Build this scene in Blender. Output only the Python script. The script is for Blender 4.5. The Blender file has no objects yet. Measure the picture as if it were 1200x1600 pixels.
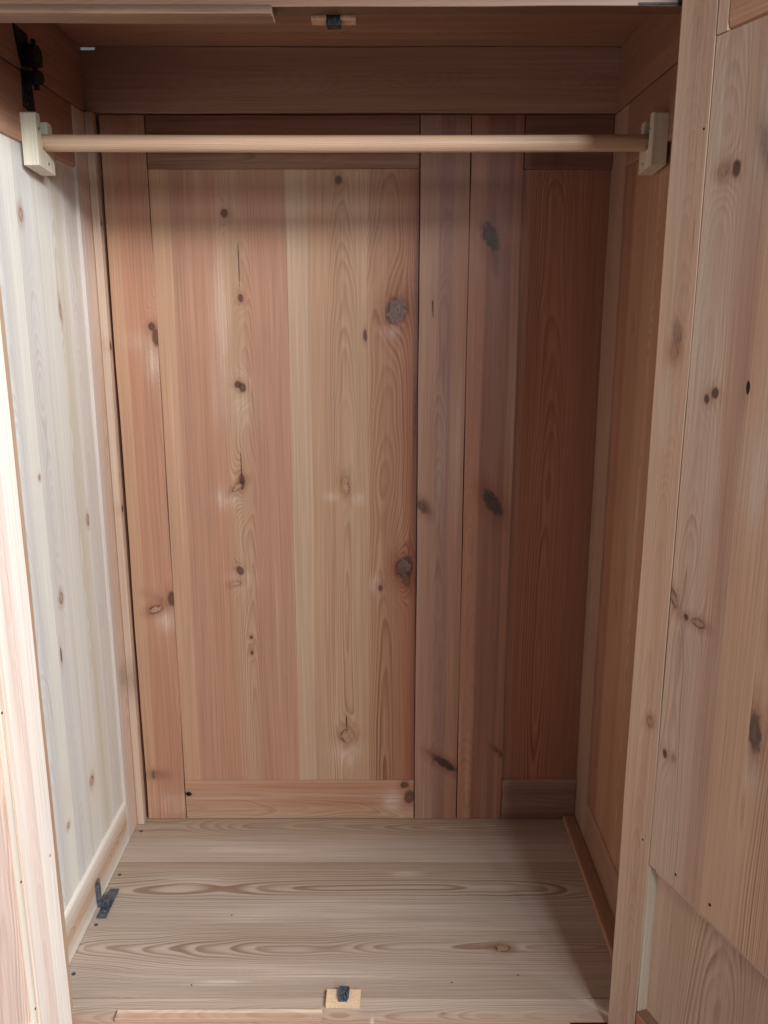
import bpy, bmesh, math, random
from mathutils import Matrix, Vector

sc = bpy.context.scene
COL = sc.collection
R = math.radians

# ------------------------------------------------------------------ camera
cam_d = bpy.data.cameras.new("camera")
cam = bpy.data.objects.new("camera", cam_d)
COL.objects.link(cam)
cam.location = (0, 0, 1.157)
cam.rotation_euler = (R(90 - 13.3), 0, 0)
cam_d.sensor_fit = 'VERTICAL'
cam_d.sensor_height = 32.0
cam_d.lens = 32.0 * 1322 / 1600
cam_d.clip_start = 0.02
cam_d.clip_end = 50
sc.camera = cam

# ------------------------------------------------------------------ light
world = bpy.data.worlds.new("World")
sc.world = world
world.use_nodes = True
bg = world.node_tree.nodes["Background"]
bg.inputs[0].default_value = (0.86, 0.92, 1.0, 1)
bg.inputs[1].default_value = 0.15


def window_light(name, loc, target, w, h, power, color):
    d = bpy.data.lights.new(name, 'AREA')
    d.shape = 'RECTANGLE'
    d.size, d.size_y, d.energy, d.color = w, h, power, color
    o = bpy.data.objects.new(name, d)
    COL.objects.link(o)
    o.location = loc
    o.rotation_euler = (Vector(target) - Vector(loc)).to_track_quat('-Z', 'Y').to_euler()
    return o


window_light("window_light", (1.5, -0.55, 2.25), (-0.3, 1.5, 0.8), 1.3, 0.5, 110, (0.96, 0.985, 1.0))
window_light("far_window_light", (0.86, -1.55, 1.95), (0.0, 1.5, 0.6), 0.30, 0.9, 38, (0.93, 0.97, 1.0))


vs = sc.view_settings
vs.view_transform = 'Standard'
vs.look = 'None'
vs.exposure = 0.0
vs.gamma = 1.0
vs.use_curve_mapping = False
cy = sc.cycles
cy.max_bounces, cy.diffuse_bounces, cy.glossy_bounces = 5, 4, 2
cy.transmission_bounces = cy.transparent_max_bounces = 2
cy.caustics_reflective = cy.caustics_refractive = False
cy.use_denoising = True
cy.use_light_tree = False
cy.adaptive_threshold = 0.02

# ------------------------------------------------------------------ helpers
WM = {}          # world matrix of every object made here


def place(o, parent, mat):
    COL.objects.link(o)
    WM[o.name] = mat
    if parent is not None:
        o.parent = parent
        o.matrix_local = WM[parent.name].inverted() @ mat
    else:
        o.matrix_world = mat
    return o


def empty(name, parent=None, mat=None, label=None):
    o = bpy.data.objects.new(name, None)
    o.empty_display_size = 0.05
    place(o, parent, mat if mat is not None else Matrix.Identity(4))
    if label:
        o["label"] = label
    return o


def mesh_obj(name, bm, mat, parent, world_mat=None, smooth=False, label=None):
    me = bpy.data.meshes.new(name)
    bmesh.ops.recalc_face_normals(bm, faces=bm.faces)
    bm.to_mesh(me)
    bm.free()
    me.materials.append(mat)
    if smooth:
        for p in me.polygons:
            p.use_smooth = True
    o = bpy.data.objects.new(name, me)
    place(o, parent, world_mat if world_mat is not None else Matrix.Identity(4))
    if label:
        o["label"] = label
    return o


def frame(O, depth, grain):
    d, g = Vector(depth).normalized(), Vector(grain).normalized()
    x = d.cross(g)
    m = Matrix.Identity(4)
    for i in range(3):
        m[i][0], m[i][1], m[i][2], m[i][3] = x[i], d[i], g[i], O[i]
    return m


def srgb(c):
    out = []
    for v in c:
        v /= 255
        out.append(v / 12.92 if v <= 0.04045 else ((v + 0.055) / 1.055) ** 2.4)
    return tuple(out)


# ------------------------------------------------------------------ wood shader
class X:
    """a shader socket with arithmetic"""
    def __init__(s, nt, k):
        s.nt, s.k = nt, k

    def m(s, op, *a, clamp=False):
        n = s.nt.nodes.new('ShaderNodeMath')
        n.operation = op
        n.use_clamp = clamp
        for i, v in enumerate((s,) + a):
            if isinstance(v, X):
                s.nt.links.new(v.k, n.inputs[i])
            else:
                n.inputs[i].default_value = v
        return X(s.nt, n.outputs[0])

    def __add__(s, o): return s.m('ADD', o)
    def __radd__(s, o): return s.m('ADD', o)
    def __sub__(s, o): return s.m('SUBTRACT', o)
    def __mul__(s, o): return s.m('MULTIPLY', o)
    def __rmul__(s, o): return s.m('MULTIPLY', o)
    def __truediv__(s, o): return s.m('DIVIDE', o)

    def sq(s): return s.m('MULTIPLY', s)

    def sstep(s, a, b, lo=0.0, hi=1.0):
        n = s.nt.nodes.new('ShaderNodeMapRange')
        n.interpolation_type = 'SMOOTHSTEP'
        s.nt.links.new(s.k, n.inputs[0])
        n.inputs[1].default_value, n.inputs[2].default_value = a, b
        n.inputs[3].default_value, n.inputs[4].default_value = lo, hi
        return X(s.nt, n.outputs[0])


def mixc(nt, f, a, b, mode='MIX'):
    n = nt.nodes.new('ShaderNodeMix')
    n.data_type = 'RGBA'
    n.blend_type = mode
    for k, v in ((0, f), (6, a), (7, b)):
        if isinstance(v, X):
            nt.links.new(v.k, n.inputs[k])
        elif isinstance(v, (int, float)):
            n.inputs[k].default_value = v
        else:
            n.inputs[k].default_value = (v[0], v[1], v[2], 1)
    return X(nt, n.outputs[2])


def grey(nt, v):
    c = nt.nodes.new('ShaderNodeCombineColor')
    for i in range(3):
        nt.links.new(v.k, c.inputs[i])
    return X(nt, c.outputs[0])


def vnoise(nt, vec, s3, detail, rgh=0.5):
    v = nt.nodes.new('ShaderNodeVectorMath')
    v.operation = 'MULTIPLY'
    nt.links.new(vec, v.inputs[0])
    v.inputs[1].default_value = s3
    n = nt.nodes.new('ShaderNodeTexNoise')
    n.inputs['Scale'].default_value = 1.0
    n.inputs['Detail'].default_value = detail
    n.inputs['Roughness'].default_value = rgh
    nt.links.new(v.outputs[0], n.inputs['Vector'])
    return X(nt, n.outputs[0])


def group(name, ins, outs):
    g = bpy.data.node_groups.new(name, 'ShaderNodeTree')
    for n, t in ins:
        g.interface.new_socket(n, in_out='INPUT', socket_type=t)
    for n, t in outs:
        g.interface.new_socket(n, in_out='OUTPUT', socket_type=t)
    gi, go = g.nodes.new('NodeGroupInput'), g.nodes.new('NodeGroupOutput')
    return g, {n: X(g, gi.outputs[n]) for n, _ in ins}, lambda n, x: g.links.new(x.k, go.inputs[n])


FL, CO, VE = 'NodeSocketFloat', 'NodeSocketColor', 'NodeSocketVector'


def build_groups():
    # noise shared by every board
    g, i, out = group("pine_noise", [("vec", VE)], [(n, FL) for n in ("w1", "w2", "wr", "zw", "s1", "s2", "bl")])
    v = i["vec"].k
    out("w1", vnoise(g, v, (7, 7, 1.3), 1) - 0.5)
    out("w2", vnoise(g, v, (45, 45, 6), 0) - 0.5)
    out("wr", vnoise(g, v, (140, 140, 100), 1) - 0.5)
    out("zw", vnoise(g, v, (9, 9, 5.5), 1) - 0.5)
    out("s1", vnoise(g, v, (36, 36, 0.8), 2, 0.6) - 0.5)
    out("s2", vnoise(g, v, (290, 290, 4), 1, 0.6) - 0.5)
    out("bl", vnoise(g, v, (4.5, 4.5, 1.4), 2, 0.55))
    G = {"noise": g}

    # a knot pushes the grain aside
    g, i, out = group("pine_knot_flow", [(n, FL) for n in ("x", "z", "xs", "extra", "wr", "kx", "kz", "rx", "rz", "cos", "sin", "gain")],
                      [("xs", FL), ("extra", FL), ("d", FL)])
    dx, dz = i["x"] - i["kx"], i["z"] - i["kz"]
    du, dv = dx * i["cos"] + dz * i["sin"], dz * i["cos"] - dx * i["sin"]
    e = (dx / (i["rx"] * 2.4)).sq() + (dz / (i["rz"].m('MAXIMUM', i["rx"]) * 4.0)).sq()
    gg = (e * -1.0).m('EXPONENT') * i["gain"]
    out("xs", i["xs"] - dx * gg)
    out("extra", i["extra"] + gg * i["rx"])
    out("d", ((du / i["rx"]).sq() + (dv / i["rz"]).sq()).m('SQRT') + i["wr"] * 1.05)
    G["flow"] = g

    # growth rings cut by the board's face
    g, i, out = group("pine_rings", [("color", CO), ("late", CO)] + [(n, FL) for n in (
        "xs", "y", "z", "extra", "w2", "zw", "s1", "s2", "bl", "w1", "px", "pd", "tx", "ty", "zc", "spacing", "ring", "seed",
        "streak", "blotch", "fibre", "wob")], [("color", CO), ("L", FL)])
    z = i["z"] - i["zc"]
    dep = i["y"] + z * i["ty"] + i["pd"] + i["zw"] * i["wob"]
    rx = i["xs"] - z * i["tx"] - i["px"]
    r = (rx.sq() + dep.sq()).m('SQRT') + i["extra"]
    q = r / i["spacing"] * (r * 16.0 + 1.0)
    fr, idx = q.m('FRACT'), q.m('FLOOR')
    wn = g.nodes.new('ShaderNodeTexWhiteNoise')
    wn.noise_dimensions = '1D'
    g.links.new((idx + i["seed"]).k, wn.inputs['W'])
    amp = X(g, wn.outputs[0]) * 0.7 + 0.3
    lt = fr.sstep(0.15, 0.82) * fr.sstep(0.84, 1.0, 1.0, 0.0)
    fall = (((r * 16.0).sq()) + 1.0).m('POWER', -0.7) + 0.15
    mask = (i["s1"] + i["w1"] * 0.6).sstep(-0.22, 0.2, 0.35, 1.0)
    L = lt * amp * mask * fall
    out("L", L)
    col = mixc(g, i["bl"].sstep(0.42, 0.75) * i["blotch"], i["color"], mixc(g, 1.0, i["color"], (0.82, 0.70, 0.63), 'MULTIPLY'))
    col = mixc(g, (i["w1"] + i["s1"] * 0.8).sstep(0.02, 0.32) * (i["blotch"] * 0.55), col, srgb((216, 202, 186)))
    col = mixc(g, (L * i["ring"] * 1.7).m('MINIMUM', 1.0), col, mixc(g, 1.0, col, i["late"], 'MULTIPLY'))
    v = i["s1"] * i["streak"] * 2.2 + i["s2"] * i["fibre"] * 2.0 + 1.0
    out("color", mixc(g, 1.0, col, grey(g, v), 'MULTIPLY'))
    G["rings"] = g

    # the knot itself
    g, i, out = group("pine_knot_paint", [("color", CO), ("body", CO)] + [(n, FL) for n in ("d", "w2", "wr", "core", "rim", "halo")], [("color", CO)])
    d = i["d"]
    col = mixc(g, d.sstep(0.8, 3.4, 0.75, 0.0) * i["halo"], i["color"], mixc(g, 1.0, i["color"], (0.66, 0.48, 0.40), 'MULTIPLY'))
    inner = (d * 10.0 + i["w2"] * 5.0 + i["wr"] * 2.0).m('SINE') * 0.2 + 0.9
    kc = mixc(g, 1.0, i["body"], grey(g, inner), 'MULTIPLY')
    col = mixc(g, d.sstep(0.75, 1.12, 1.0, 0.0) * i["core"], col, kc)
    rim = (((d - 1.0) / 0.24).sq() * -1.0).m('EXPONENT') * (i["wr"] + i["w2"]).sstep(-0.25, 0.25, 0.15, 1.0)
    out("color", mixc(g, rim * i["rim"], col, srgb((58, 35, 28))))
    G["paint"] = g

    # soft stain, bleached patch or painted-in sheen
    g, i, out = group("pine_patch", [("color", CO), ("tint", CO)] + [(n, FL) for n in ("x", "z", "w2", "s2", "wr", "kx", "kz", "rx", "rz", "cos", "sin", "amount")],
                      [("color", CO)])
    dx, dz = i["x"] - i["kx"], i["z"] - i["kz"]
    e = ((dx * i["cos"] + dz * i["sin"]) / i["rx"]).sq() + ((dz * i["cos"] - dx * i["sin"]) / i["rz"]).sq() + i["w2"] * 2.4 + i["wr"] * 0.9
    out("color", mixc(g, (e.m('MAXIMUM', 0.0) * -1.0).m('EXPONENT') * (i["s2"] * 2.2 + 1.0) * i["amount"], i["color"], i["tint"]))
    G["patch"] = g

    # relief: fibres and slow hand-planed undulation
    g, i, out = group("pine_relief", [("vec", VE)], [("h", FL)])
    out("h", vnoise(g, i["vec"].k, (300, 300, 9), 0) * 0.6 + vnoise(g, i["vec"].k, (26, 26, 2.5), 0) * 1.4)
    G["relief"] = g
    return G


GR = build_groups()
KIND = {  # body colour, core, rim, halo
    'd': ((98, 64, 52), .9, .6, .5), 'k': ((58, 37, 31), .92, .5, .7), 'g': ((108, 88, 84), .9, .8, .8), 'l': ((188, 150, 122), .6, .75, .8),
    'c': ((50, 30, 24), .85, 0, .3), 'h': ((22, 14, 12), 1, .3, .2)}


def wood(name, w, bands, pith=(0.05, 0.03), tilt=(0.0, 0.03), z0=0.5, spacing=0.006, ring=0.5,
         late=(0.62, 0.50, 0.42), knots=(), pale=(), dark=(), warp=1.0, seed=0.0, rough=0.5, bump=0.35,
         streak=0.15, blotch=0.3, fibre=0.24, spec=0.3, wob=0.022):
    """pine cut from a solid: growth rings about a tilted pith, deflected round the knots.
    local x across the board, y into it, z along the grain, in metres"""
    mt = bpy.data.materials.new(name)
    mt.use_nodes = True
    nt = mt.node_tree
    nodes, links = nt.nodes, nt.links
    bs = nodes["Principled BSDF"]

    def call(g, **kw):
        n = nodes.new('ShaderNodeGroup')
        n.node_tree = GR[g]
        for k, v in kw.items():
            s = n.inputs[k]
            if isinstance(v, X):
                links.new(v.k, s)
            elif isinstance(v, (int, float)):
                s.default_value = v
            else:
                s.default_value = (v[0], v[1], v[2], 1)
        return {o.name: X(nt, o) for o in n.outputs}

    tc = nodes.new('ShaderNodeTexCoord')
    sep = nodes.new('ShaderNodeSeparateXYZ')
    links.new(tc.outputs['Object'], sep.inputs[0])
    x, y, z = (X(nt, sep.outputs[i]) for i in range(3))
    off = nodes.new('ShaderNodeVectorMath')
    off.operation = 'ADD'
    links.new(tc.outputs['Object'], off.inputs[0])
    off.inputs[1].default_value = (seed * 1.37 + 0.3, seed * 0.71, seed * 2.13)
    vec = X(nt, off.outputs[0])
    N = call("noise", vec=vec)
    xs = x + N["w1"] * (0.030 * warp) + N["w2"] * (0.0035 * warp)
    extra = 0.0
    ds = []
    for (kx, kz, rx, rz, ang, kind) in knots:
        o = call("flow", x=x, z=z, xs=xs, extra=extra, wr=N["wr"], kx=kx, kz=kz, rx=rx, rz=rz, cos=math.cos(ang), sin=math.sin(ang),
                 gain=.9 if kind in 'dgkl' else 0.0)
        xs, extra = o["xs"], o["extra"]
        ds.append((o["d"], kind))
    ramp = nodes.new('ShaderNodeValToRGB')
    fx = (x + N["w1"] * (0.010 * min(1.0, w / 0.12))) / w
    links.new(fx.k, ramp.inputs[0])
    els = ramp.color_ramp.elements
    while len(els) > 1:
        els.remove(els[-1])
    for k, (p, c) in enumerate(bands):
        c = srgb(c)
        if k == 0:
            el = els[0]
            el.position = p
        else:
            el = els.new(min(1, max(0, p)))
        el.color = (c[0], c[1], c[2], 1)
    o = call("rings", color=X(nt, ramp.outputs[0]), late=late, xs=xs, y=y, z=z, extra=extra, px=pith[0], pd=pith[1], tx=tilt[0], ty=tilt[1], zc=z0,
             spacing=spacing, ring=ring, seed=seed, streak=streak, blotch=blotch, fibre=fibre, wob=wob * warp,
             **{k: N[k] for k in ("w1", "w2", "zw", "s1", "s2", "bl")})
    col = o["color"]
    for (kx, kz, rx, rz, st) in pale:
        col = call("patch", color=col, tint=srgb((226, 214, 200)), x=x, z=z, w2=N["w2"], s2=N["s2"], wr=N["wr"], kx=kx, kz=kz, rx=rx, rz=rz, cos=1.0, sin=0.0, amount=st)["color"]
    for (kx, kz, rx, rz, ang, st) in dark:
        col = call("patch", color=col, tint=srgb((78, 50, 42)), x=x, z=z, w2=N["w2"], s2=N["s2"], wr=N["wr"], kx=kx, kz=kz, rx=rx, rz=rz, cos=math.cos(ang), sin=math.sin(ang),
                   amount=st)["color"]
    for d, kind in ds:
        b, c, r_, h = KIND[kind]
        col = call("paint", color=col, body=srgb(b), d=d, w2=N["w2"], wr=N["wr"], core=c, rim=r_, halo=h)["color"]
    links.new(col.k, bs.inputs['Base Color'])
    links.new((N["s1"] * 0.35 + rough).k, bs.inputs['Roughness'])
    bs.inputs['Specular IOR Level'].default_value = spec
    bp_ = nodes.new('ShaderNodeBump')
    bp_.inputs['Strength'].default_value = bump
    bp_.inputs['Distance'].default_value = 0.0012
    links.new(call("relief", vec=vec)["h"].k, bp_.inputs['Height'])
    links.new(bp_.outputs[0], bs.inputs['Normal'])
    return mt


def iron(name, base, rough=0.5, metallic=0.75):
    mt = bpy.data.materials.new(name)
    mt.use_nodes = True
    nt = mt.node_tree
    bs = nt.nodes["Principled BSDF"]
    tc = nt.nodes.new('ShaderNodeTexCoord')
    n = nt.nodes.new('ShaderNodeTexNoise')
    n.inputs['Scale'].default_value = 160
    n.inputs['Detail'].default_value = 4
    nt.links.new(tc.outputs['Object'], n.inputs['Vector'])
    f = X(nt, n.outputs[0])
    b = srgb(base)
    col = mixc(nt, f.sstep(0.4, 0.7), b, tuple(c * 0.45 for c in b))
    col = mixc(nt, f.sstep(0.62, 0.74) * 0.5, col, srgb((86, 56, 42)))
    nt.links.new(col.k, bs.inputs['Base Color'])
    bs.inputs['Metallic'].default_value = metallic
    nt.links.new(((f - 0.5) * 0.5 + rough).k, bs.inputs['Roughness'])
    bp = nt.nodes.new('ShaderNodeBump')
    bp.inputs['Strength'].default_value = 0.2
    bp.inputs['Distance'].default_value = 0.0005
    nt.links.new(f.k, bp.inputs['Height'])
    nt.links.new(bp.outputs[0], bs.inputs['Normal'])
    return mt


# ------------------------------------------------------------------ boards
def board_bm(w, t, l, bev=0.0012, jit=0.0004, seed=0, chamfer=None, notch=None, seg=0.09):
    """a plank: rounded rectangle lofted along the grain with slightly wandering edges.
    chamfer = (at x=0, at x=w): wider bevels on the visible (y=0) edges"""
    rnd = random.Random(seed)
    c0, c1 = (chamfer or (bev, bev))
    b = bev
    n = max(2, int(l / seg))
    ph = [rnd.uniform(0, 6.28) for _ in range(4)]
    bm = bmesh.new()
    rings = []
    zs = [0.0, b] + [l * i / n for i in range(1, n)] + [l - b, l]
    if notch:
        zs = sorted(set(zs + [notch[0] * 0.96, notch[0]]))
    for k, zz in enumerate(zs):
        inset = b * 0.8 if k in (0, len(zs) - 1) else 0.0
        e0 = jit * (math.sin(zz * 9 + ph[0]) + 0.6 * math.sin(zz * 23 + ph[1]))
        e1 = jit * (math.sin(zz * 8 + ph[2]) + 0.6 * math.sin(zz * 21 + ph[3]))
        lo, hi = e0 + inset, w + e1 - inset
        if notch and zz < notch[0] * 0.98:
            lo += notch[1]
        f0 = inset
        pts = [(lo, f0 + c0), (lo + c0 * 0.3, f0 + c0 * 0.3), (lo + c0, f0), (hi - c1, f0), (hi - c1 * 0.3, f0 + c1 * 0.3),
               (hi, f0 + c1), (hi, t - b), (hi - b, t), (lo + b, t), (lo, t - b)]
        rings.append([bm.verts.new((px, py, zz)) for px, py in pts])
    m = len(rings[0])
    for a, bb in zip(rings, rings[1:]):
        for i in range(m):
            bm.faces.new((a[i], a[(i + 1) % m], bb[(i + 1) % m], bb[i]))
    bm.faces.new(rings[0])
    bm.faces.new(rings[-1])
    return bm


SEED = [0]


def board(name, parent, O, depth, grain, w, t, l, bands, knots=(), pale=(), dark=(), base=None, label=None,
          bev=0.0009, jit=0.0005, chamfer=None, notch=None, pith=None, zc=None, **kw):
    """O, knots and patches are in the frame of `base` (world when None); knots are 3-D points there"""
    SEED[0] += 1
    sd = SEED[0]
    fr = frame(O, depth, grain)
    inv = fr.inverted()

    def loc(p):
        q = inv @ Vector(p)
        return q.x, q.z
    flip = (inv.to_3x3() @ Vector((0, 0, 1))).z < -0.5
    K = [(*loc(k[0]), k[1], k[2], k[3], k[4]) for k in knots]
    P = [(*loc(k[0]), k[1], k[2], k[3]) for k in pale]
    D = [(*loc(k[0]), k[1], k[2], k[3], k[4]) for k in dark]
    rnd = random.Random(sd * 7 + 1)
    if pith is None:
        pith = (w * rnd.uniform(0.2, 0.8), rnd.uniform(0.03, 0.09))
    if zc is None:
        zc = l * rnd.uniform(0.2, 0.8)
    mt = wood("pine_" + name, w, bands, knots=K, pale=P, dark=D, pith=pith, z0=zc, seed=sd * 3.17, **kw)
    if name == "board":                  # glued edge to edge: hairline joints
        bev, jit = 0.0003, 0.0001
    bm = board_bm(w, t, l, bev, jit, sd, chamfer, notch)
    wm = fr if base is None else base @ fr
    return mesh_obj(name, bm, mt, parent, wm, label=label)


def prism(bm, pts, axis_mat, t, bev=0.0):
    """extrude a 2-D outline (local x,z) by t along local y"""
    a = [bm.verts.new(axis_mat @ Vector((p[0], 0, p[1]))) for p in pts]
    b = [bm.verts.new(axis_mat @ Vector((p[0], t, p[1]))) for p in pts]
    n = len(pts)
    fs = [bm.faces.new(a), bm.faces.new(b[::-1])]
    for i in range(n):
        fs.append(bm.faces.new((a[i], b[i], b[(i + 1) % n], a[(i + 1) % n])))
    if bev:
        es = {e for f in fs for e in f.edges}
        bmesh.ops.bevel(bm, geom=list(es), offset=bev, segments=2, affect='EDGES', profile=0.6)


def box(bm, x0, x1, y0, y1, z0, z1, bev=0.0):
    m = Matrix.Translation((0, y0, 0))
    prism(bm, [(x0, z0), (x1, z0), (x1, z1), (x0, z1)], m, y1 - y0, bev)


def cyl(bm, p0, p1, r0, r1=None, n=16, dome=0.0):
    r1 = r0 if r1 is None else r1
    p0, p1 = Vector(p0), Vector(p1)
    q = (p1 - p0).to_track_quat('Z', 'Y').to_matrix()
    L = (p1 - p0).length
    st = [(0, r0), (L, r1)]
    if dome:
        st += [(L + dome * 0.7, r1 * 0.7)]
    rings = []
    for zz, r in st:
        rings.append([bm.verts.new(p0 + q @ Vector((r * math.cos(6.2832 * i / n), r * math.sin(6.2832 * i / n), zz))) for i in range(n)])
    for a, b in zip(rings, rings[1:]):
        for i in range(n):
            bm.faces.new((a[i], a[(i + 1) % n], b[(i + 1) % n], b[i]))
    bm.faces.new(rings[0])
    bm.faces.new(rings[-1])


# colours of the pine (sRGB)
RED = (184, 136, 110)
ROSE = (180, 136, 112)
TAN = (192, 151, 122)
BUFF = (184, 147, 119)
PALE = (190, 160, 134)
BRN = (168, 120, 94)
WHT = (236, 230, 220)
GRY = (214, 204, 196)
FLR = (206, 190, 172)

# ================================================================== the wardrobe
ward = empty("wardrobe", None, Matrix.Translation((-0.06, 1.48, -0.14)),
             "old stripped pine wardrobe standing open, empty inside with both doors swung out")
ward["category"] = "wardrobe"

UP, RT, BK = (0, 0, 1), (1, 0, 0), (0, 1, 0)
LF, DN = (-1, 0, 0), (0, 0, -1)

# ---------------------------------------------------------------- back wall
YB = 1.765
back = empty("back_wall", ward, Matrix.Translation((-0.05, YB, 0)), "framed back wall of reddish pine boards and stiles")


def tone(bands, k):
    return [(p, tuple(v * f for v, f in zip(c, k))) for p, c in bands]


KB = (.98, .98, .98)       # the back is a little darker and browner than the rest


def bkv(name, x0, x1, z0, z1, bands, y=YB, t=0.022, **kw):
    g = 0.00005 if name == "board" else 0.0006
    return board(name, back, (x0 + g, y, z0), BK, UP, x1 - x0 - 2 * g, t, z1 - z0, tone(bands, KB), **kw)


def bkh(name, x0, x1, z0, z1, bands, y=YB, t=0.022, par=None, **kw):
    g = 0.00005 if name == "board" else 0.0006
    return board(name, par or back, (x0, y, z1 - g), BK, RT, z1 - z0 - 2 * g, t, x1 - x0, tone(bands, KB), **kw)


def bp(x, z): return (x, YB, z)


bkv("stile", -0.5525, -0.463, 0.001, 1.5275,
    [(0.0, TAN), (0.27, TAN), (0.30, RED), (0.85, RED), (1, ROSE)], jit=0.0007,
    knots=[(bp(-.4735, 1.128), 0.0067, 0.0077, 0, 'd'), (bp(-.4645, 1.106), 0.0085, 0.0166, 0, 'd'),
           (bp(-.5035, .519), 0.0146, 0.0077, .35, 'l'), (bp(-.4655, .545), 0.0085, 0.0166, 0, 'd')],
    pale=[(bp(-.478, 1.065), .016, .04, .34), (bp(-.482, .495), .022, .028, .34), (bp(-.505, 1.10), .03, .02, .14), (bp(-.49, .04), .05, .025, .14)],
    dark=[(bp(-.535, .115), .035, .014, 0, .55), (bp(-.50, .545), .03, .012, -.5, .35)],
    pith=(.10, .05), ring=.35)
bkh("rail", -0.462, 0.069, 1.429, 1.5275, [(0, (128, 80, 58)), (.5, (132, 86, 62)), (1, (140, 94, 72))], ring=.35)
bkh("rail", -0.462, 0.069, 0.001, 0.0995, [(0, BUFF), (.1, RED), (.2, ROSE), (.66, ROSE), (.7, BUFF), (1, BUFF)],
    knots=[(bp(.0475, .09), 0.0085, 0.0096, 0, 'd'), (bp(.0595, .058), 0.0171, 0.0128, -.4, 'd'), (bp(-.455, .066), .006, .008, 0, 'h')],
    pale=[(bp(.022, .047), .03, .022, .27)], ring=.4, chamfer=(.003, .0012))
bkv("board", -0.463, -0.1955, 0.092, 1.436,
    [(0, TAN), (.135, TAN), (.147, ROSE), (.45, RED), (.56, BUFF), (.63, BUFF), (.70, ROSE), (1, ROSE)], y=YB + .005, t=.012,
    knots=[(bp(-.3165, 1.347), 0.0073, 0.0090, 0, 'd'), (bp(-.291, 1.185), 0.0061, 0.0077, 0, 'd'), (bp(-.303, 1.010), 0.0067, 0.0077, .5, 'd'),
           (bp(-.2935, 1.004), 0.0073, 0.0090, 0, 'd'), (bp(-.303, .806), 0.0055, 0.0154, .0, 'd'), (bp(-.312, .794), 0.0146, 0.0051, .7, 'l'),
           (bp(-.315, .607), 0.0073, 0.0096, .3, 'd'), (bp(-.325, .577), 0.0110, 0.0051, .2, 'l'), (bp(-.2955, .452), 0.0037, 0.0038, 0, 'd'),
           (bp(-.292, 1.25), .0012, .05, 0, 'c'), (bp(-.303, .84), .0011, .03, 0, 'c'), (bp(-.2955, .415), 0.0037, 0.0051, 0, 'd')],
    pale=[(bp(-.340, .768), .026, .020, .25), (bp(-.338, 1.12), .018, .22, .22), (bp(-.31, .585), .03, .02, .18), (bp(-.29, .98), .03, .06, .14)],
    pith=(.172, .014), tilt=(0, .045), zc=.3, spacing=.0062, ring=.5, wob=.012)
bkv("board", -0.1955, -0.034, 0.092, 1.436,
    [(0, PALE), (.24, PALE), (.27, BUFF), (.62, BUFF), (.8, (184, 149, 122)), (1, BUFF)], y=YB + .005, t=.012,
    knots=[(bp(-.082, .796), 0.0073, 0.0179, .25, 'l'), (bp(-.085, .211), 0.0134, 0.0141, 0, 'l'), (bp(-.090, 1.41), 0.0061, 0.0077, 0, 'd'),
           (bp(-.0385, 1.109), 0.0037, 0.0102, 0, 'd'), (bp(-.0855, .245), .0018, .02, 0, 'c')],
    pale=[(bp(-.112, .772), .014, .010, .20), (bp(-.060, .768), .016, .014, .22), (bp(-.09, .17), .03, .03, .22)],
    pith=(.113, .010), tilt=(0, .050), zc=.62, spacing=.0068, ring=.75, late=(.66, .52, .42))
bkv("board", -0.034, 0.0695, 0.092, 1.436,
    [(0, BUFF), (.06, (172, 130, 102)), (.5, (162, 118, 92)), (.8, (158, 108, 82)), (1, (136, 88, 66))], y=YB + .005, t=.012,
    knots=[(bp(.026, 1.16), .019, .026, -.35, 'g'), (bp(.0445, .614), .017, .022, -.2, 'g'), (bp(.046, .592), 0.0085, 0.0205, .3, 'd'),
           (bp(-.0085, .567), 0.0049, 0.0077, 0, 'd')],
    pale=[(bp(.014, 1.118), .015, .014, .34), (bp(-.018, .575), .012, .02, .18)],
    dark=[(bp(.068, .9), .004, .6, 0, .75), (bp(.0625, .95), .002, .3, 0, .6)],
    pith=(.038, .012), tilt=(0, .040), zc=.2, spacing=.0095, ring=.72, late=(.56, .42, .34))
bkv("stile", 0.0705, 0.1693, 0.001, 1.5275,
    [(0, (158, 122, 102)), (.35, (156, 118, 98)), (.42, (140, 104, 90)), (.68, (140, 102, 88)), (.72, (152, 110, 88)), (1, (148, 106, 84))],
    knots=[(bp(.099, 1.166), .002, .018, .05, 'c'), (bp(.141, .143), .009, .030, .95, 'k'), (bp(.082, .75), 0.0073, 0.0154, .6, 'd')],
    dark=[(bp(.128, .155), .006, .035, .95, .5), (bp(.092, .75), .008, .022, .5, .5)], ring=.3)
bkv("stile", 0.1693, 0.2735, 0.001, 1.5275,
    [(0, (154, 106, 82)), (.28, (154, 106, 82)), (.33, (130, 86, 68)), (.8, (132, 88, 70)), (.84, (148, 102, 80)), (1, (148, 102, 80))],
    knots=[(bp(.212, 1.303), 0.0146, 0.0282, .45, 'k'), (bp(.232, .76), 0.0134, 0.0307, .55, 'k')],
    dark=[(bp(.262, .174), .006, .03, .8, .7), (bp(.222, 1.27), .006, .04, .1, .4), (bp(.236, .70), .004, .05, 0, .35)], ring=.3)
bkh("rail", 0.2745, 0.446, 1.429, 1.5275, [(0, (128, 92, 76)), (1, (132, 96, 80))], dark=[(bp(.337, 1.454), .016, .008, 0, .7)], ring=.3)
bkh("rail", 0.2745, 0.446, 0.001, 0.0995, [(0, (156, 124, 108)), (.3, (144, 110, 94)), (1, (138, 104, 88))], ring=.4, chamfer=(.003, .0012))
bkv("board", 0.2735, 0.4465, 0.092, 1.436, [(0, (176, 124, 100)), (.5, (180, 128, 102)), (.7, (170, 118, 96)), (1, (160, 112, 92))],
    y=YB + .009, t=.012, pith=(.07, .010), tilt=(0, .045), zc=.55, spacing=.009, ring=.7)
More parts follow.
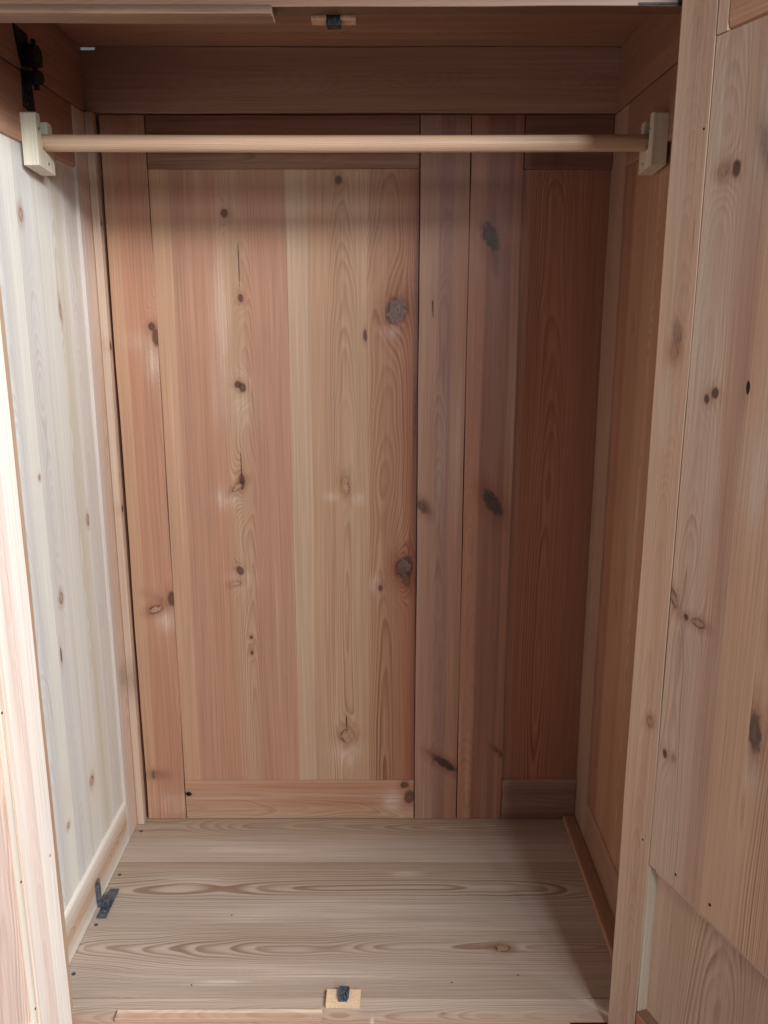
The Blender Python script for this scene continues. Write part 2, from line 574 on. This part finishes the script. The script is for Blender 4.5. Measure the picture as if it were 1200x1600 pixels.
# unseen battens added behind the joints to stop light leaking in
for x0, x1 in ((-0.600, -0.43), (0.03, 0.31), (0.40, 0.475)):
    bkv("leak_batten", x0, x1, 0.0, 1.64, [(0, BRN), (1, BRN)], y=YB + .0235, t=.018)
for z0_, z1_ in ((1.42, 1.56), (-.03, .12)):
    bkh("leak_batten", -.43, .03, z0_, z1_, [(0, BRN), (1, BRN)], y=YB + .0235, t=.018)
    bkh("leak_batten", .31, .40, z0_, z1_, [(0, BRN), (1, BRN)], y=YB + .0235, t=.018)

# ---------------------------------------------------------------- side walls
XL, XR = -0.572, 0.447
left = empty("side_wall", ward, Matrix.Translation((XL, 1.48, 0)), "pale pine side wall, glare put into its colour, with framed panel, left")  # overexposure and haze are painted in as very pale board colours
right = empty("side_wall", ward, Matrix.Translation((XR, 1.48, 0)), "shaded pine side wall with framed panel, right")


def lv(name, y0, y1, z0, z1, bands, x=XL, t=0.022, par=None, **kw):
    g = 0.00005 if name == "board" else 0.0005
    return board(name, par or left, (x, y0 + g, z0), LF, UP, y1 - y0 - 2 * g, t, z1 - z0, bands, **kw)


def lh(name, y0, y1, z0, z1, bands, x=XL, t=0.022, par=None, **kw):   # grain runs forwards to back
    g = 0.00005 if name == "board" else 0.0005
    return board(name, par or left, (x, y0, z1 - g), LF, BK, z1 - z0 - 2 * g, t, y1 - y0, bands, **kw)


def rv(name, y0, y1, z0, z1, bands, x=XR, t=0.022, par=None, **kw):
    g = 0.00005 if name == "board" else 0.0005
    return board(name, par or right, (x, y1 - g, z0), RT, UP, y1 - y0 - 2 * g, t, z1 - z0, bands, **kw)


def rh(name, y0, y1, z0, z1, bands, x=XR, t=0.022, par=None, **kw):
    g = 0.00005 if name == "board" else 0.0005
    return board(name, par or right, (x, y1, z1 - g), RT, (0, -1, 0), z1 - z0 - 2 * g, t, y1 - y0, bands, **kw)


def lp(y, z): return (XL, y, z)


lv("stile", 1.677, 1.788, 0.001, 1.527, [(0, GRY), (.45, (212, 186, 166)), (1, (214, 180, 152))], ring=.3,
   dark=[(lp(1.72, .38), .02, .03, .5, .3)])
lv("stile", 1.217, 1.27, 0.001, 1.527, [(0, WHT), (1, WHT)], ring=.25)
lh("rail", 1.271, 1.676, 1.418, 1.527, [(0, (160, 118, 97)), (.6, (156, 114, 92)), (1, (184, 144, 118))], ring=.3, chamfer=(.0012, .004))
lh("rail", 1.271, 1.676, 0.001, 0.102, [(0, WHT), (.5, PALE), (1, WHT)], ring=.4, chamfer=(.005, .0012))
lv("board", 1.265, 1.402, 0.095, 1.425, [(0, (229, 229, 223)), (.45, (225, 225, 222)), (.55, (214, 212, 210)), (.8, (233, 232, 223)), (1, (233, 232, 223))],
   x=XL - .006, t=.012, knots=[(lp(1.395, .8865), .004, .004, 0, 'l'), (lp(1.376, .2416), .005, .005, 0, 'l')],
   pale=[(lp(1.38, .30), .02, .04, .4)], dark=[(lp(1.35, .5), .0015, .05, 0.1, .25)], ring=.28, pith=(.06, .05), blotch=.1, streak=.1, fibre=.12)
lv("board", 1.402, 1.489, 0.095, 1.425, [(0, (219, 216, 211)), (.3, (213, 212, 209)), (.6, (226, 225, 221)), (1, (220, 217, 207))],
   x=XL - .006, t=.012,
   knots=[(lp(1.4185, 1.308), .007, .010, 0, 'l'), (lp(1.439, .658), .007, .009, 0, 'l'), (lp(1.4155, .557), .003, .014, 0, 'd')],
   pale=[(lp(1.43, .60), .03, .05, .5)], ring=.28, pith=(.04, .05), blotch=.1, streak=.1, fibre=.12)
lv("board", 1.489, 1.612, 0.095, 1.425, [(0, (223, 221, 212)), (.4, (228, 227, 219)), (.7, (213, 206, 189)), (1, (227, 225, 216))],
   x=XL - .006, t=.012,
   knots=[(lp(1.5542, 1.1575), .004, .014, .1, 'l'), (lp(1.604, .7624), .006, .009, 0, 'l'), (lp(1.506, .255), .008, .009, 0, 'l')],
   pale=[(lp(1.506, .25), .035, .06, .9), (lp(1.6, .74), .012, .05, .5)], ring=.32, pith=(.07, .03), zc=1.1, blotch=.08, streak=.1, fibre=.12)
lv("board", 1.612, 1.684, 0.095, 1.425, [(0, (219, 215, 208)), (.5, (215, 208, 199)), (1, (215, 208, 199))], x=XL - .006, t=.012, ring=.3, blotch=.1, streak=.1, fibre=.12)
lv("corner_batten", 1.742, 1.7635, 0.001, 1.528, [(0, (204, 180, 160)), (.5, (202, 174, 152)), (1, (196, 164, 140))], x=-.5560, t=.0155, ring=.4,
   knots=[(lp(1.75, 1.325), .003, .004, 0, 'h'), (lp(1.752, 1.09), .005, .009, 0, 'd'), (lp(1.752, .75), .005, .008, 0, 'd')],
   dark=[(lp(1.75, .37), .01, .05, 0, .5)])
# frieze boards round the top
lh("frieze_board", 1.217, 1.754, 1.5292, 1.6445, [(0, (162, 124, 104)), (1, (168, 130, 110))], par=ward, ring=.3)
rh("frieze_board", 1.217, 1.754, 1.5292, 1.6445, [(0, (152, 112, 92)), (1, (158, 118, 98))], par=ward, ring=.3)
bkh("frieze_board", -0.592, 0.468, 1.5292, 1.6446, [(0, (176, 138, 116)), (.3, (172, 134, 114)), (1, (180, 142, 120))], y=1.7555, par=ward,
    notch=(.047, .0055), ring=.3)


def rp(y, z): return (XR, y, z)


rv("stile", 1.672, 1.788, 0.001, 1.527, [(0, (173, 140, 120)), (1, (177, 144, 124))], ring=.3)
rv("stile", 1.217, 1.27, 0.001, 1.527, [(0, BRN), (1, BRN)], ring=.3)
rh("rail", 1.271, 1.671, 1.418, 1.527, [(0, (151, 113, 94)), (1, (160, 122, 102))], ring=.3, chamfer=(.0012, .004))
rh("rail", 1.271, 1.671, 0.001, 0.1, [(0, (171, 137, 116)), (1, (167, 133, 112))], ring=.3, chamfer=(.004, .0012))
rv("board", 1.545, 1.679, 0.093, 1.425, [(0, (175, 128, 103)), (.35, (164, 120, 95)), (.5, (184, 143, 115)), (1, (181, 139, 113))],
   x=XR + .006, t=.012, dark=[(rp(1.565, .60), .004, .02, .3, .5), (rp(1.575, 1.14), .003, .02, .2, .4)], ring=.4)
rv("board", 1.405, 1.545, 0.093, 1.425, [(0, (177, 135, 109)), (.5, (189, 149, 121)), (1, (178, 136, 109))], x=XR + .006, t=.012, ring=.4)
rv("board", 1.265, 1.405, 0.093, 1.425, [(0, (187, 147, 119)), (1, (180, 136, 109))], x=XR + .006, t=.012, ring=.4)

# ---------------------------------------------------------------- floor and ceiling
floor = empty("floor", ward, Matrix.Translation((-0.06, 1.5, 0)), "scrubbed greyish pine floor of wide boards inside the wardrobe")


def fh(name, y0, y1, bands, z=0.0, par=None, x0=-0.594, x1=0.469, t=0.02, **kw):
    g = 0.00005 if name == "board" else 0.0004
    return board(name, par or floor, (x1, y0 + g, z), DN, LF, y1 - y0 - 2 * g, t, x1 - x0, tone(bands, (.90, .885, .885) if par is None else (1, 1, 1)), **kw)


def fp(x, y): return (x, y, 0)


fh("board", 1.607, 1.80, [(0, (204, 193, 177)), (.3, (202, 188, 175)), (.55, (193, 175, 156)), (1, (184, 160, 138))],
   pith=(.128, .012), tilt=(0, .060), zc=.35, spacing=.009, ring=.85, late=(.66, .54, .46),
   pale=[(fp(-.25, 1.66), .03, .2, .25)])
fh("board", 1.422, 1.607, [(0, (200, 186, 173)), (.3, (203, 193, 179)), (.7, (196, 183, 166)), (1, (191, 173, 154))], 
   pith=(.098, .008), tilt=(0, .055), zc=.62, spacing=.012, ring=1.0, late=(.60, .48, .40), wob=.034,
   pale=[(fp(-.1, 1.45), .03, .22, .3), (fp(-.38, 1.55), .02, .08, .25), (fp(.05, 1.565), .008, .03, .35)])
fh("board", 1.2345, 1.422, [(0, (196, 180, 165)), (.12, (199, 187, 171)), (.4, (206, 192, 178)), (.8, (198, 185, 168)), (1, (201, 189, 176))],
   pith=(.118, .009), tilt=(0, .060), zc=.25, spacing=.0095, ring=1.0, late=(.58, .48, .42),
   wob=.03, pale=[(fp(-.2, 1.29), .02, .2, .25), (fp(-.285, 1.27), .003, .035, .6), (fp(-.30, 1.262), .0016, .06, .5), (fp(.1, 1.40), .015, .15, .25)],
   knots=[(fp(.221, 1.351), .008, .012, 0, 'l')])
iron_d = iron("black_iron", (52, 54, 58), .5)
iron_g = iron("grey_iron", (108, 114, 126), .34, .5)
nail_m = iron("nail_iron", (104, 104, 110), .5, .6)


def nail(parent, p, n, r=0.003, name="nail", mat=None, h=.0008):
    bm = bmesh.new()
    n = Vector(n)
    cyl(bm, Vector((0, 0, 0)) - n * 0.002, n * h, r, r * 0.9, 10)
    m = WM[parent.name] if False else Matrix.Translation(p)
    return mesh_obj(name, bm, mat or nail_m, parent, m)


for x, y in ((-.556, 1.717), (-.5585, 1.563), (-.5585, 1.413), (-.5575, 1.2877)):
    nail(floor, (x, y, 0), UP, .0042)
for x, y in ((-.30, 1.44), (.12, 1.268), (.24, 1.285), (-.34, 1.262)):
    nail(floor, (x, y, 0), UP, .0016)
# quarter strip along the right wall
board("floor_strip", ward, (.4170, 1.2355, .0125), DN, BK, .0295, .0121, .525, [(0, (176, 138, 112)), (.2, (150, 112, 90)), (1, (146, 108, 86))],
      ring=.3, chamfer=(.003, .0012))
fh("ceiling_board", 1.47, 1.765, [(0, (164, 120, 98)), (1, (170, 126, 104))], z=1.645 + .02, par=ward)
fh("ceiling_board", 1.2175, 1.47, [(0, (164, 120, 98)), (1, (170, 126, 104))], z=1.645 + .02, par=ward)

# ---------------------------------------------------------------- front frame
ff = empty("front_frame", ward, Matrix.Translation((-0.07, 1.2, 0)), "pine face frame round the door opening")
board("stile", ff, (-.624, 1.19, -.14), BK, UP, .092, .026, 1.67, [(0, PALE), (1, PALE)])
board("stile", ff, (.388, 1.19, -.14), BK, UP, .112, .026, 1.67, [(0, RED), (1, RED)])
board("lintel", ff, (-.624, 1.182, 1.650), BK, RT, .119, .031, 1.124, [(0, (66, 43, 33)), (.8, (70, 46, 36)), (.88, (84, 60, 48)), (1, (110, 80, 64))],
      ring=.5, jit=.0006, blotch=.02)  # dark bands paint shade onto the front face that the lamps strike
board("sill", ff, (.4995, 1.166, 0), DN, LF, .0672, .05, 1.123, [(0, (188, 158, 138)), (.4, (188, 164, 146)), (.6, (188, 172, 158)), (1, (192, 178, 164))],
      ring=.6, pith=(.03, .05), spacing=.005, jit=.0006,
      pale=[((-.02, 1.178, 0), .014, .003, .8)], dark=[((.10, 1.2, 0), .003, .005, 0, .5)])
board("plinth_board", ff, (-.624, 1.172, -.052), BK, RT, .088, .022, 1.124, [(0, RED), (1, RED)])
board("cornice_board", ff, (-.65, 1.150, 1.70), BK, RT, .048, .06, 1.18, [(0, RED), (1, RED)], chamfer=(.002, .014))
# stop strips that the left door closes against
board("stop_strip", ward, (-.624, 1.168, 1.5305), BK, RT, .0125, .036, .484, [(0, (74, 54, 42)), (.5, (80, 62, 50)), (1, (140, 110, 90))], ring=.6,  # darkened with the lintel, shade put into the colour
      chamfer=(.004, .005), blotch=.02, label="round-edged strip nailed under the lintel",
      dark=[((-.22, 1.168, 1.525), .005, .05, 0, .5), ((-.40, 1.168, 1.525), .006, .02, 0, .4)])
board("stop_strip", ward, (-.1045, 1.1815, .0075), DN, LF, .0195, .0076, .346, [(0, (190, 158, 138)), (.55, (196, 166, 144)), (.7, (226, 204, 180)), (1, (234, 214, 190))],
      ring=.3, jit=.0009, label="thin pale strip along the front of the sill",
      dark=[((-.25, 1.2, .0075), .0022, .08, 0, .5)])

# ---------------------------------------------------------------- doors
# right door: local X runs from the hinge edge to the free edge, Y into the door
ang_r = math.atan2(-math.cos(R(20)), math.sin(R(20)))
dr_m = Matrix.Translation((.3705, 1.173, 0)) @ Matrix.Rotation(ang_r, 4, 'Z')
dr = empty("door", ward, dr_m, "open pine door seen from inside, with a recessed lower panel, right")


def dv(par, M, name, x0, x1, z0, z1, bands, y=0.0, t=0.024, **kw):
    g = 0.00005 if name == "board" else 0.0004
    return board(name, par, (x0 + g, y, z0), BK, UP, x1 - x0 - 2 * g, t, z1 - z0, tone(bands, (1.03, 1.01, 1.005)), base=M, **kw)


def dh(par, M, name, x0, x1, z0, z1, bands, y=0.0, t=0.024, **kw):
    g = 0.00005 if name == "board" else 0.0004
    return board(name, par, (x0, y, z1 - g), BK, RT, z1 - z0 - 2 * g, t, x1 - x0, bands, base=M, **kw)


def d0(s, z): return (s, 0, z)


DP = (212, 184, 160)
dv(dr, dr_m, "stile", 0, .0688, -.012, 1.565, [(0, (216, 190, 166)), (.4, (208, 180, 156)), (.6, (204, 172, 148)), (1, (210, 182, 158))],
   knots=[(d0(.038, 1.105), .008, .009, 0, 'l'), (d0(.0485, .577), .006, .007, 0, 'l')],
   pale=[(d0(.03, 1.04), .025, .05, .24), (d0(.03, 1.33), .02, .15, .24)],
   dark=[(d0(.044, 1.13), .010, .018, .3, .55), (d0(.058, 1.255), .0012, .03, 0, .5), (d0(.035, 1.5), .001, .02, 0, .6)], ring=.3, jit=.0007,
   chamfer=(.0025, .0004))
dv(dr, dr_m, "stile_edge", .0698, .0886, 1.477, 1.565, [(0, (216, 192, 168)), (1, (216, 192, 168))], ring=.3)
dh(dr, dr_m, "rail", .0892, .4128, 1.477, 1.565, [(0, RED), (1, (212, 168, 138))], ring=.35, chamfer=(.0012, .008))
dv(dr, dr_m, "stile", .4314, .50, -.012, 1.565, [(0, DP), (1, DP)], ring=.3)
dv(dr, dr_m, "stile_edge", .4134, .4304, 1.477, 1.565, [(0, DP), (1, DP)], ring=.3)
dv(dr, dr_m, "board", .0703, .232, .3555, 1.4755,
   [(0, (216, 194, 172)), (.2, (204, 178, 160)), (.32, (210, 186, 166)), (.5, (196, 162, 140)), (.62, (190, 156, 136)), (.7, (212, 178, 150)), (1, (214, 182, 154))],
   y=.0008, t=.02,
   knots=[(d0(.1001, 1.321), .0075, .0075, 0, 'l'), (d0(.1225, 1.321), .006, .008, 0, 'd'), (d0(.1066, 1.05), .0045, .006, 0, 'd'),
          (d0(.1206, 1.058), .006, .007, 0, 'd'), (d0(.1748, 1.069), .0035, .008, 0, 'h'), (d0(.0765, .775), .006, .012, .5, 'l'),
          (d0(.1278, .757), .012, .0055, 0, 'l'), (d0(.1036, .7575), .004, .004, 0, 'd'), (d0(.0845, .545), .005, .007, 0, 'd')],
   pale=[(d0(.105, 1.10), .02, .06, .36), (d0(.085, 1.25), .016, .2, .40), (d0(.16, 1.36), .02, .12, .35), (d0(.215, 1.2), .015, .2, .35), (d0(.20, .98), .025, .07, .42), (d0(.13, .95), .015, .06, .24)],  # the long upper streaks paint in the door's pale sheen
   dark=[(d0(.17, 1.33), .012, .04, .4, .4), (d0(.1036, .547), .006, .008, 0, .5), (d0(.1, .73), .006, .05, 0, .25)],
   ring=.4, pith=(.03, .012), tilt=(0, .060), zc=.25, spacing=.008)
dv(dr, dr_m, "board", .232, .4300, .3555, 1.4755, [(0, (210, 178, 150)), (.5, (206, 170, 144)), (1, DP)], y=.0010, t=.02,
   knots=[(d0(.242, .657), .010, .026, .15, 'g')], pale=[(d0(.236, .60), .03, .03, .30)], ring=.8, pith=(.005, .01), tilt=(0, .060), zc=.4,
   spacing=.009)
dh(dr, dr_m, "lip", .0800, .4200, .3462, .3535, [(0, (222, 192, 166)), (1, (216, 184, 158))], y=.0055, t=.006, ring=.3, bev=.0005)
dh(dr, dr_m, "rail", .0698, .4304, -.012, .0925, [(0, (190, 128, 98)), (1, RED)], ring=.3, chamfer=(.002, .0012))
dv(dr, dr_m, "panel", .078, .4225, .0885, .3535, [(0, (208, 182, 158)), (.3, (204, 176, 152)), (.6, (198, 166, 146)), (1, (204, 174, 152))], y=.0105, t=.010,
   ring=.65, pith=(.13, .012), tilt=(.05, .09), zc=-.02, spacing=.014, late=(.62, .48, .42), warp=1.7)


def wedge(par, M, name, x0, x1, z0, z1, y0, y1, bands, flip=False):
    """bevelled moulding slip: flush at one edge, sloping down to the panel"""
    bm = bmesh.new()
    a, b = (x0, x1)
    prof = [(a, y0), (a + (b - a) * .18, y0), (b, y1), (b, y1 + .003), (a, y1 + .003)]
    vs_ = [[bm.verts.new((p[0], p[1], zz)) for p in prof] for zz in (z0, z1)]
    n = len(prof)
    for i in range(n):
        bm.faces.new((vs_[0][i], vs_[0][(i + 1) % n], vs_[1][(i + 1) % n], vs_[1][i]))
    bm.faces.new(vs_[0])
    bm.faces.new(vs_[1])
    SEED[0] += 1
    mt = wood("pine_" + name, abs(x1 - x0), bands, seed=SEED[0] * 3.1, ring=.3)
    return mesh_obj(name, bm, mt, par, M)


wedge(dr, dr_m, "moulding", .0692, .0795, .0935, .354, .0008, .0098, [(0, (206, 188, 168)), (1, (196, 178, 158))])
wedge(dr, dr_m, "moulding", .4308, .4205, .0935, .354, .0008, .0098, [(0, DP), (1, DP)])
# bottom slip, turned on its side
bm = bmesh.new()
prof = [(.0928, .0008), (.0945, .0008), (.1035, .0098), (.1035, .0104), (.0928, .0104)]
va = [[bm.verts.new((xx, p[1], p[0])) for p in prof] for xx in (.070, .430)]
for i in range(5):
    bm.faces.new((va[0][i], va[0][(i + 1) % 5], va[1][(i + 1) % 5], va[1][i]))
bm.faces.new(va[0])
bm.faces.new(va[1])
mesh_obj("moulding", bm, wood("pine_bottom_moulding", .4, [(0, (128, 92, 76)), (1, (128, 92, 76))], ring=.2, blotch=.05), dr, dr_m)


def dnail(par, M, s, z, r, y=0.0, mat=None):
    bm = bmesh.new()
    cyl(bm, (s, y + .002, z), (s, y - .0006, z), r, r * .85, 10)
    return mesh_obj("nail", bm, mat or iron_d, par, M)


for s, z, r in ((.053, .386, .0018), (.128, .378, .0022), (.198, .380, .0026), (.0615, 1.375, .0018)):
    dnail(dr, dr_m, s, z, r, 0.0008 if s > .07 else 0)

# left door: local X points back along the door to its hinge edge at x = 0
ang_l = math.atan2(math.cos(R(8)), math.sin(R(8)))
dl_m = Matrix.Translation((-.517, 1.173, 0)) @ Matrix.Rotation(ang_l, 4, 'Z')
dl = empty("door", ward, dl_m, "open pine door seen from inside, pale cream with a beaded panel, left")
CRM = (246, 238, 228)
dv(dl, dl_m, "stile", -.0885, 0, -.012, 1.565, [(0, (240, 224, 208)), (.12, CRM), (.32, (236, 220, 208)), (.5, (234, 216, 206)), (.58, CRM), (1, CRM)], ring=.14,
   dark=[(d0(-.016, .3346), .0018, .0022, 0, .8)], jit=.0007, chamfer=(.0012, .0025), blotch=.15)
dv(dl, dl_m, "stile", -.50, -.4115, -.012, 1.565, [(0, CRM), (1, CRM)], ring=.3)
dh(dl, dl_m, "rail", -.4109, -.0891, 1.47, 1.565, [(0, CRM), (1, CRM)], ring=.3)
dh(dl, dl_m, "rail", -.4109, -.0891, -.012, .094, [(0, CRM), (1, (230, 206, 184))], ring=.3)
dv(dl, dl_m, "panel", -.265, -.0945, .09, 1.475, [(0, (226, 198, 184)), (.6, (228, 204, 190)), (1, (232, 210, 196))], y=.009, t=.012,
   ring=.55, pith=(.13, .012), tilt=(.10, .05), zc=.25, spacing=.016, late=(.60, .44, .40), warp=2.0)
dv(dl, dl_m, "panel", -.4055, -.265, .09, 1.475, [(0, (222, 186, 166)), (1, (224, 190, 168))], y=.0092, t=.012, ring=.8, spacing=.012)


def bead(par, M, p0, p1, r, mat, flat):
    """half-round bead from p0 to p1"""
    bm = bmesh.new()
    cyl(bm, p0, p1, r, r, 24)
    return mesh_obj("bead", bm, mat, par, M)


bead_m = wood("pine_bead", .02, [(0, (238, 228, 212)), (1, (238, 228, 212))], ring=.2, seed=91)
bead(dl, dl_m, (-.0945, .006, .096), (-.0945, .006, 1.468), .0055, bead_m, 0)
bead(dl, dl_m, (-.4055, .006, .096), (-.4055, .006, 1.468), .0055, bead_m, 0)
bead(dl, dl_m, (-.400, .006, .0995), (-.100, .006, .0995), .0055, bead_m, 0)
bead(dl, dl_m, (-.400, .006, 1.4645), (-.100, .006, 1.4645), .0055, bead_m, 0)
for z in (.346, .125, .615):
    dnail(dl, dl_m, -.0945, z, .0022, .0008)

# ---------------------------------------------------------------- rod brackets
brk_m = wood("new_pine_bracket", .07, [(0, (222, 214, 194)), (1, (216, 206, 186))], ring=.35, pith=(.02, .06), spacing=.004, seed=44, blotch=.1)
screw_m = iron("screw_steel", (190, 190, 186), .35, .9)
for side in (-1, 1):
    M = frame((XL if side < 0 else XR, 0, 0), (1, 0, 0) if side < 0 else (-1, 0, 0), UP)   # local x along +-y
    sg = -1 if side < 0 else 1           # local x = depth x up: for depth +X that is -Y
    bm = bmesh.new()
    out = [(1.435, 1.384), (1.503, 1.378), (1.503, 1.452), (1.499, 1.457), (1.4825, 1.457), (1.4822, 1.415), (1.4785, 1.4095), (1.458, 1.4095),
           (1.4545, 1.414), (1.4542, 1.463), (1.4375, 1.463), (1.435, 1.460)]
    if side > 0:
        out = [(a - .004, b) for a, b in out]
    prism(bm, [(sg * a, b) for a, b in out], Matrix.Identity(4), .0245, .0011)
    b = mesh_obj("rod_bracket", bm, brk_m, ward, M, label="new pale wooden cup holding the %s end of the rod" % ("left" if side < 0 else "right"))
    for y, z in ((1.4445, 1.440), (1.476, 1.392)):
        bm = bmesh.new()
        cyl(bm, (sg * y, .0225, z), (sg * y, .0251, z), .0028, .0024, 12)
        mesh_obj("screw", bm, screw_m, b, M)

# ---------------------------------------------------------------- iron hook at the top of the left wall
hook = empty("hook_fitting", ward, Matrix.Translation((XL, 1.49, 1.5)), "black iron hook fitting joining left wall and frieze")
MH = frame((XL, 0, 0), (1, 0, 0), UP)      # local x = -y, local y = +x (off the wall)


def hk(name, pts, t, off=0.0, bev=.0006):
    bm = bmesh.new()
    prism(bm, [(-a, b) for a, b in pts], Matrix.Translation((0, off, 0)), t, bev)
    return mesh_obj(name, bm, iron_d, hook, MH)


hk("upper_plate", [(1.438, 1.590), (1.490, 1.588), (1.490, 1.545), (1.459, 1.533), (1.452, 1.545)], .0025)
hk("housing", [(1.460, 1.535), (1.500, 1.541), (1.503, 1.560), (1.497, 1.566), (1.489, 1.572), (1.470, 1.570), (1.460, 1.556)], .018, .002, .0025)
bm = bmesh.new()
cyl(bm, (-1.489, .011, 1.506), (-1.489, .011, 1.580), .0042, .0042, 12, dome=.002)
mesh_obj("pin", bm, iron_d, hook, MH, smooth=False)
hk("lower_block", [(1.466, 1.510), (1.500, 1.516), (1.508, 1.524), (1.504, 1.535), (1.492, 1.536), (1.466, 1.528)], .016, .0022, .002)
hk("lower_plate", [(1.456, 1.530), (1.490, 1.530), (1.490, 1.512), (1.500, 1.466), (1.452, 1.474)], .0025)
for y, z in ((1.466, 1.481), (1.474, 1.492), (1.477, 1.505), (1.462, 1.575)):
    bm = bmesh.new()
    cyl(bm, (-y, .001, z), (-y, .0034, z), .0022, .0018, 10, dome=.0006)
    mesh_obj("screw", bm, nail_m, hook, MH)

# ---------------------------------------------------------------- iron hinge lug on the floor
lug = empty("floor_fitting", ward, Matrix.Translation((-.555, 1.47, 0)), "grey iron hinge lug screwed to the floor by the left wall")
bm = bmesh.new()
prism(bm, [(-.5635, 1.430), (-.5445, 1.430), (-.5445, 1.516), (-.5635, 1.516)], Matrix(((1, 0, 0, 0), (0, 0, 1, 0), (0, 1, 0, 0), (0, 0, 0, 1))), .0028, .0007)
mesh_obj("base_plate", bm, iron_g, lug)
bm = bmesh.new()
# strap standing up from a bent foot, its blade tapering to a slanting tip
ST = [(3.5, 66), (-7.5, 42), (-5.2, 24), (-2.7, 6.5), (0, 1), (4, 0), (16.3, 0), (21.0, 3), (19.7, 7.7), (9.6, 7.4), (7.0, 10), (5.7, 18.5), (6.4, 44), (5.4, 65.5)]
prism(bm, [(-.568 + a_ * .001, .0032 + b_ * .001) for a_, b_ in ST], Matrix.Translation((0, 1.4585, 0)), .0034, .0007)
mesh_obj("strap", bm, iron_g, lug)
bm = bmesh.new()
cyl(bm, (-.5545, 1.4570, .0125), (-.5545, 1.486, .0125), .0068, .0068, 20)
cyl(bm, (-.5545, 1.4558, .0125), (-.5545, 1.4590, .0125), .0026, .0026, 12)
mesh_obj("knuckle", bm, iron_g, lug)
for y in (1.438, 1.4505, 1.506):
    bm = bmesh.new()
    cyl(bm, (-.554, y, .0024), (-.554, y, .0036), .0050, .0044, 14, dome=.0012)
    mesh_obj("screw", bm, iron_g, lug)

# ---------------------------------------------------------------- door catches
ct = empty("door_catch", ward, Matrix.Translation((-.07, 1.225, 0)), "small pale block with a grey iron catch on the sill")
blk_m = wood("new_pine_block", .06, [(0, (228, 200, 168)), (1, (224, 194, 162))], ring=.3, pith=(.02, .05), seed=57, blotch=.1, spacing=.004)
bm = bmesh.new()
box(bm, -.0295, .0295, -.0165, .0165, .0004, .0095, .0008)
mesh_obj("block", bm, blk_m, ct, Matrix.Translation((-.070, 1.2265, 0)) @ Matrix.Rotation(R(-1), 4, 'Z'))
bm = bmesh.new()
Mz = Matrix(((1, 0, 0, 0), (0, 0, 1, 0), (0, 1, 0, 0), (0, 0, 0, 1)))   # outline in x-y, extruded upwards
T = Matrix.Translation((-.069, 1.2275, .0095)) @ Mz
prism(bm, [(-.0085, -.013), (.0060, -.013), (.0062, -.008), (.0085, -.005), (.0090, .012), (-.0090, .012), (-.0095, -.004)], T, .003, .0006)
T2 = Matrix.Translation((-.069, 1.2275, .0122)) @ Mz
prism(bm, [(-.0095, .0120), (-.0080, .0120), (-.0035, .0000), (-.0045, -.0100), (-.0080, -.0120), (-.0098, -.0030)], T2, .0045, .0006)
prism(bm, [(.0095, .0120), (.0080, .0120), (.0035, .0000), (.0055, -.0060), (.0092, -.0020)], T2, .0045, .0006)
prism(bm, [(-.0090, .0120), (.0090, .0120), (.0090, .0138), (-.0090, .0138)], T2, .0055, .0005)
cyl(bm, (-.0665, 1.2165, .0122), (-.0680, 1.2255, .0160), .0030, .0012, 8)
mesh_obj("catch", bm, iron("blue_iron", (96, 110, 126), .35, .4), ct)

ct2 = empty("door_catch", ward, Matrix.Translation((-.065, 1.23, 1.52)), "pale block with a black iron catch behind the lintel")
bm = bmesh.new()
box(bm, -.0945, -.0365, 1.2145, 1.236, 1.5255, 1.545, .0006)
mesh_obj("block", bm, wood("pine_top_block", .06, [(0, (196, 158, 128)), (1, (192, 154, 126))], ring=.3, seed=61), ct2)
bm = bmesh.new()
box(bm, -.0755, -.0560, 1.2130, 1.232, 1.5185, 1.538, .003)
box(bm, -.0690, -.0625, 1.2115, 1.216, 1.5215, 1.5285, .001)
mesh_obj("catch", bm, iron_d, ct2)

# strike plates beside the right door
bm = bmesh.new()
box(bm, .320, .450, 1.1808, 1.1840, 1.5325, 1.5355, .0004)
mesh_obj("strike_plate", bm, iron("dark_plate", (40, 34, 32), .8, 0.0), ward, label="thin dark plate on the lintel above the right door")
bm = bmesh.new()
box(bm, .311, .400, 1.1600, 1.1800, -.002, .0012, .0004)
pl = mesh_obj("strike_plate", bm, iron_d, ward, label="dark iron plate let into the sill beside the right door")
nail(pl, (.325, 1.172, .0012), UP, .003, "screw", screw_m)

# ================================================================== the hanging rod
rod_m = wood("rod_beech", .026, [(0, (214, 180, 152)), (1, (216, 184, 156))], ring=.6, pith=(.0, .05), tilt=(0, .01), spacing=.007, seed=71,
             streak=.2, blotch=.25, bump=.2, rough=.45)
bm = bmesh.new()
n, rr = 28, .013
L0, L1 = -.5695, .4445
rings = []
for xx, r in [(L0, rr - .001), (L0 + .001, rr)] + [(L0 + .001 + (L1 - L0 - .002) * i / 12, rr) for i in range(1, 12)] + [(L1 - .001, rr), (L1, rr - .001)]:
    u = (xx - L0) / (L1 - L0)
    sag = -.0016 * math.sin(math.pi * u)
    rings.append([bm.verts.new((r * math.cos(6.28319 * i / n), r * math.sin(6.28319 * i / n) + 0, xx - L0)) for i in range(n)])
    for v in rings[-1]:
        v.co.y -= sag
for a, b in zip(rings, rings[1:]):
    for i in range(n):
        f = bm.faces.new((a[i], a[(i + 1) % n], b[(i + 1) % n], b[i]))
        f.smooth = True
bm.faces.new(rings[0])
bm.faces.new(rings[-1])
rod = mesh_obj("hanging_rod", bm, rod_m, None, frame((L0, 1.4675, 1.4228), DN, RT))
for p in rod.data.polygons:
    p.use_smooth = len(p.vertices) == 4
rod["label"] = "plain round wooden hanging rod spanning the wardrobe between two cups"
rod["category"] = "clothes rod"
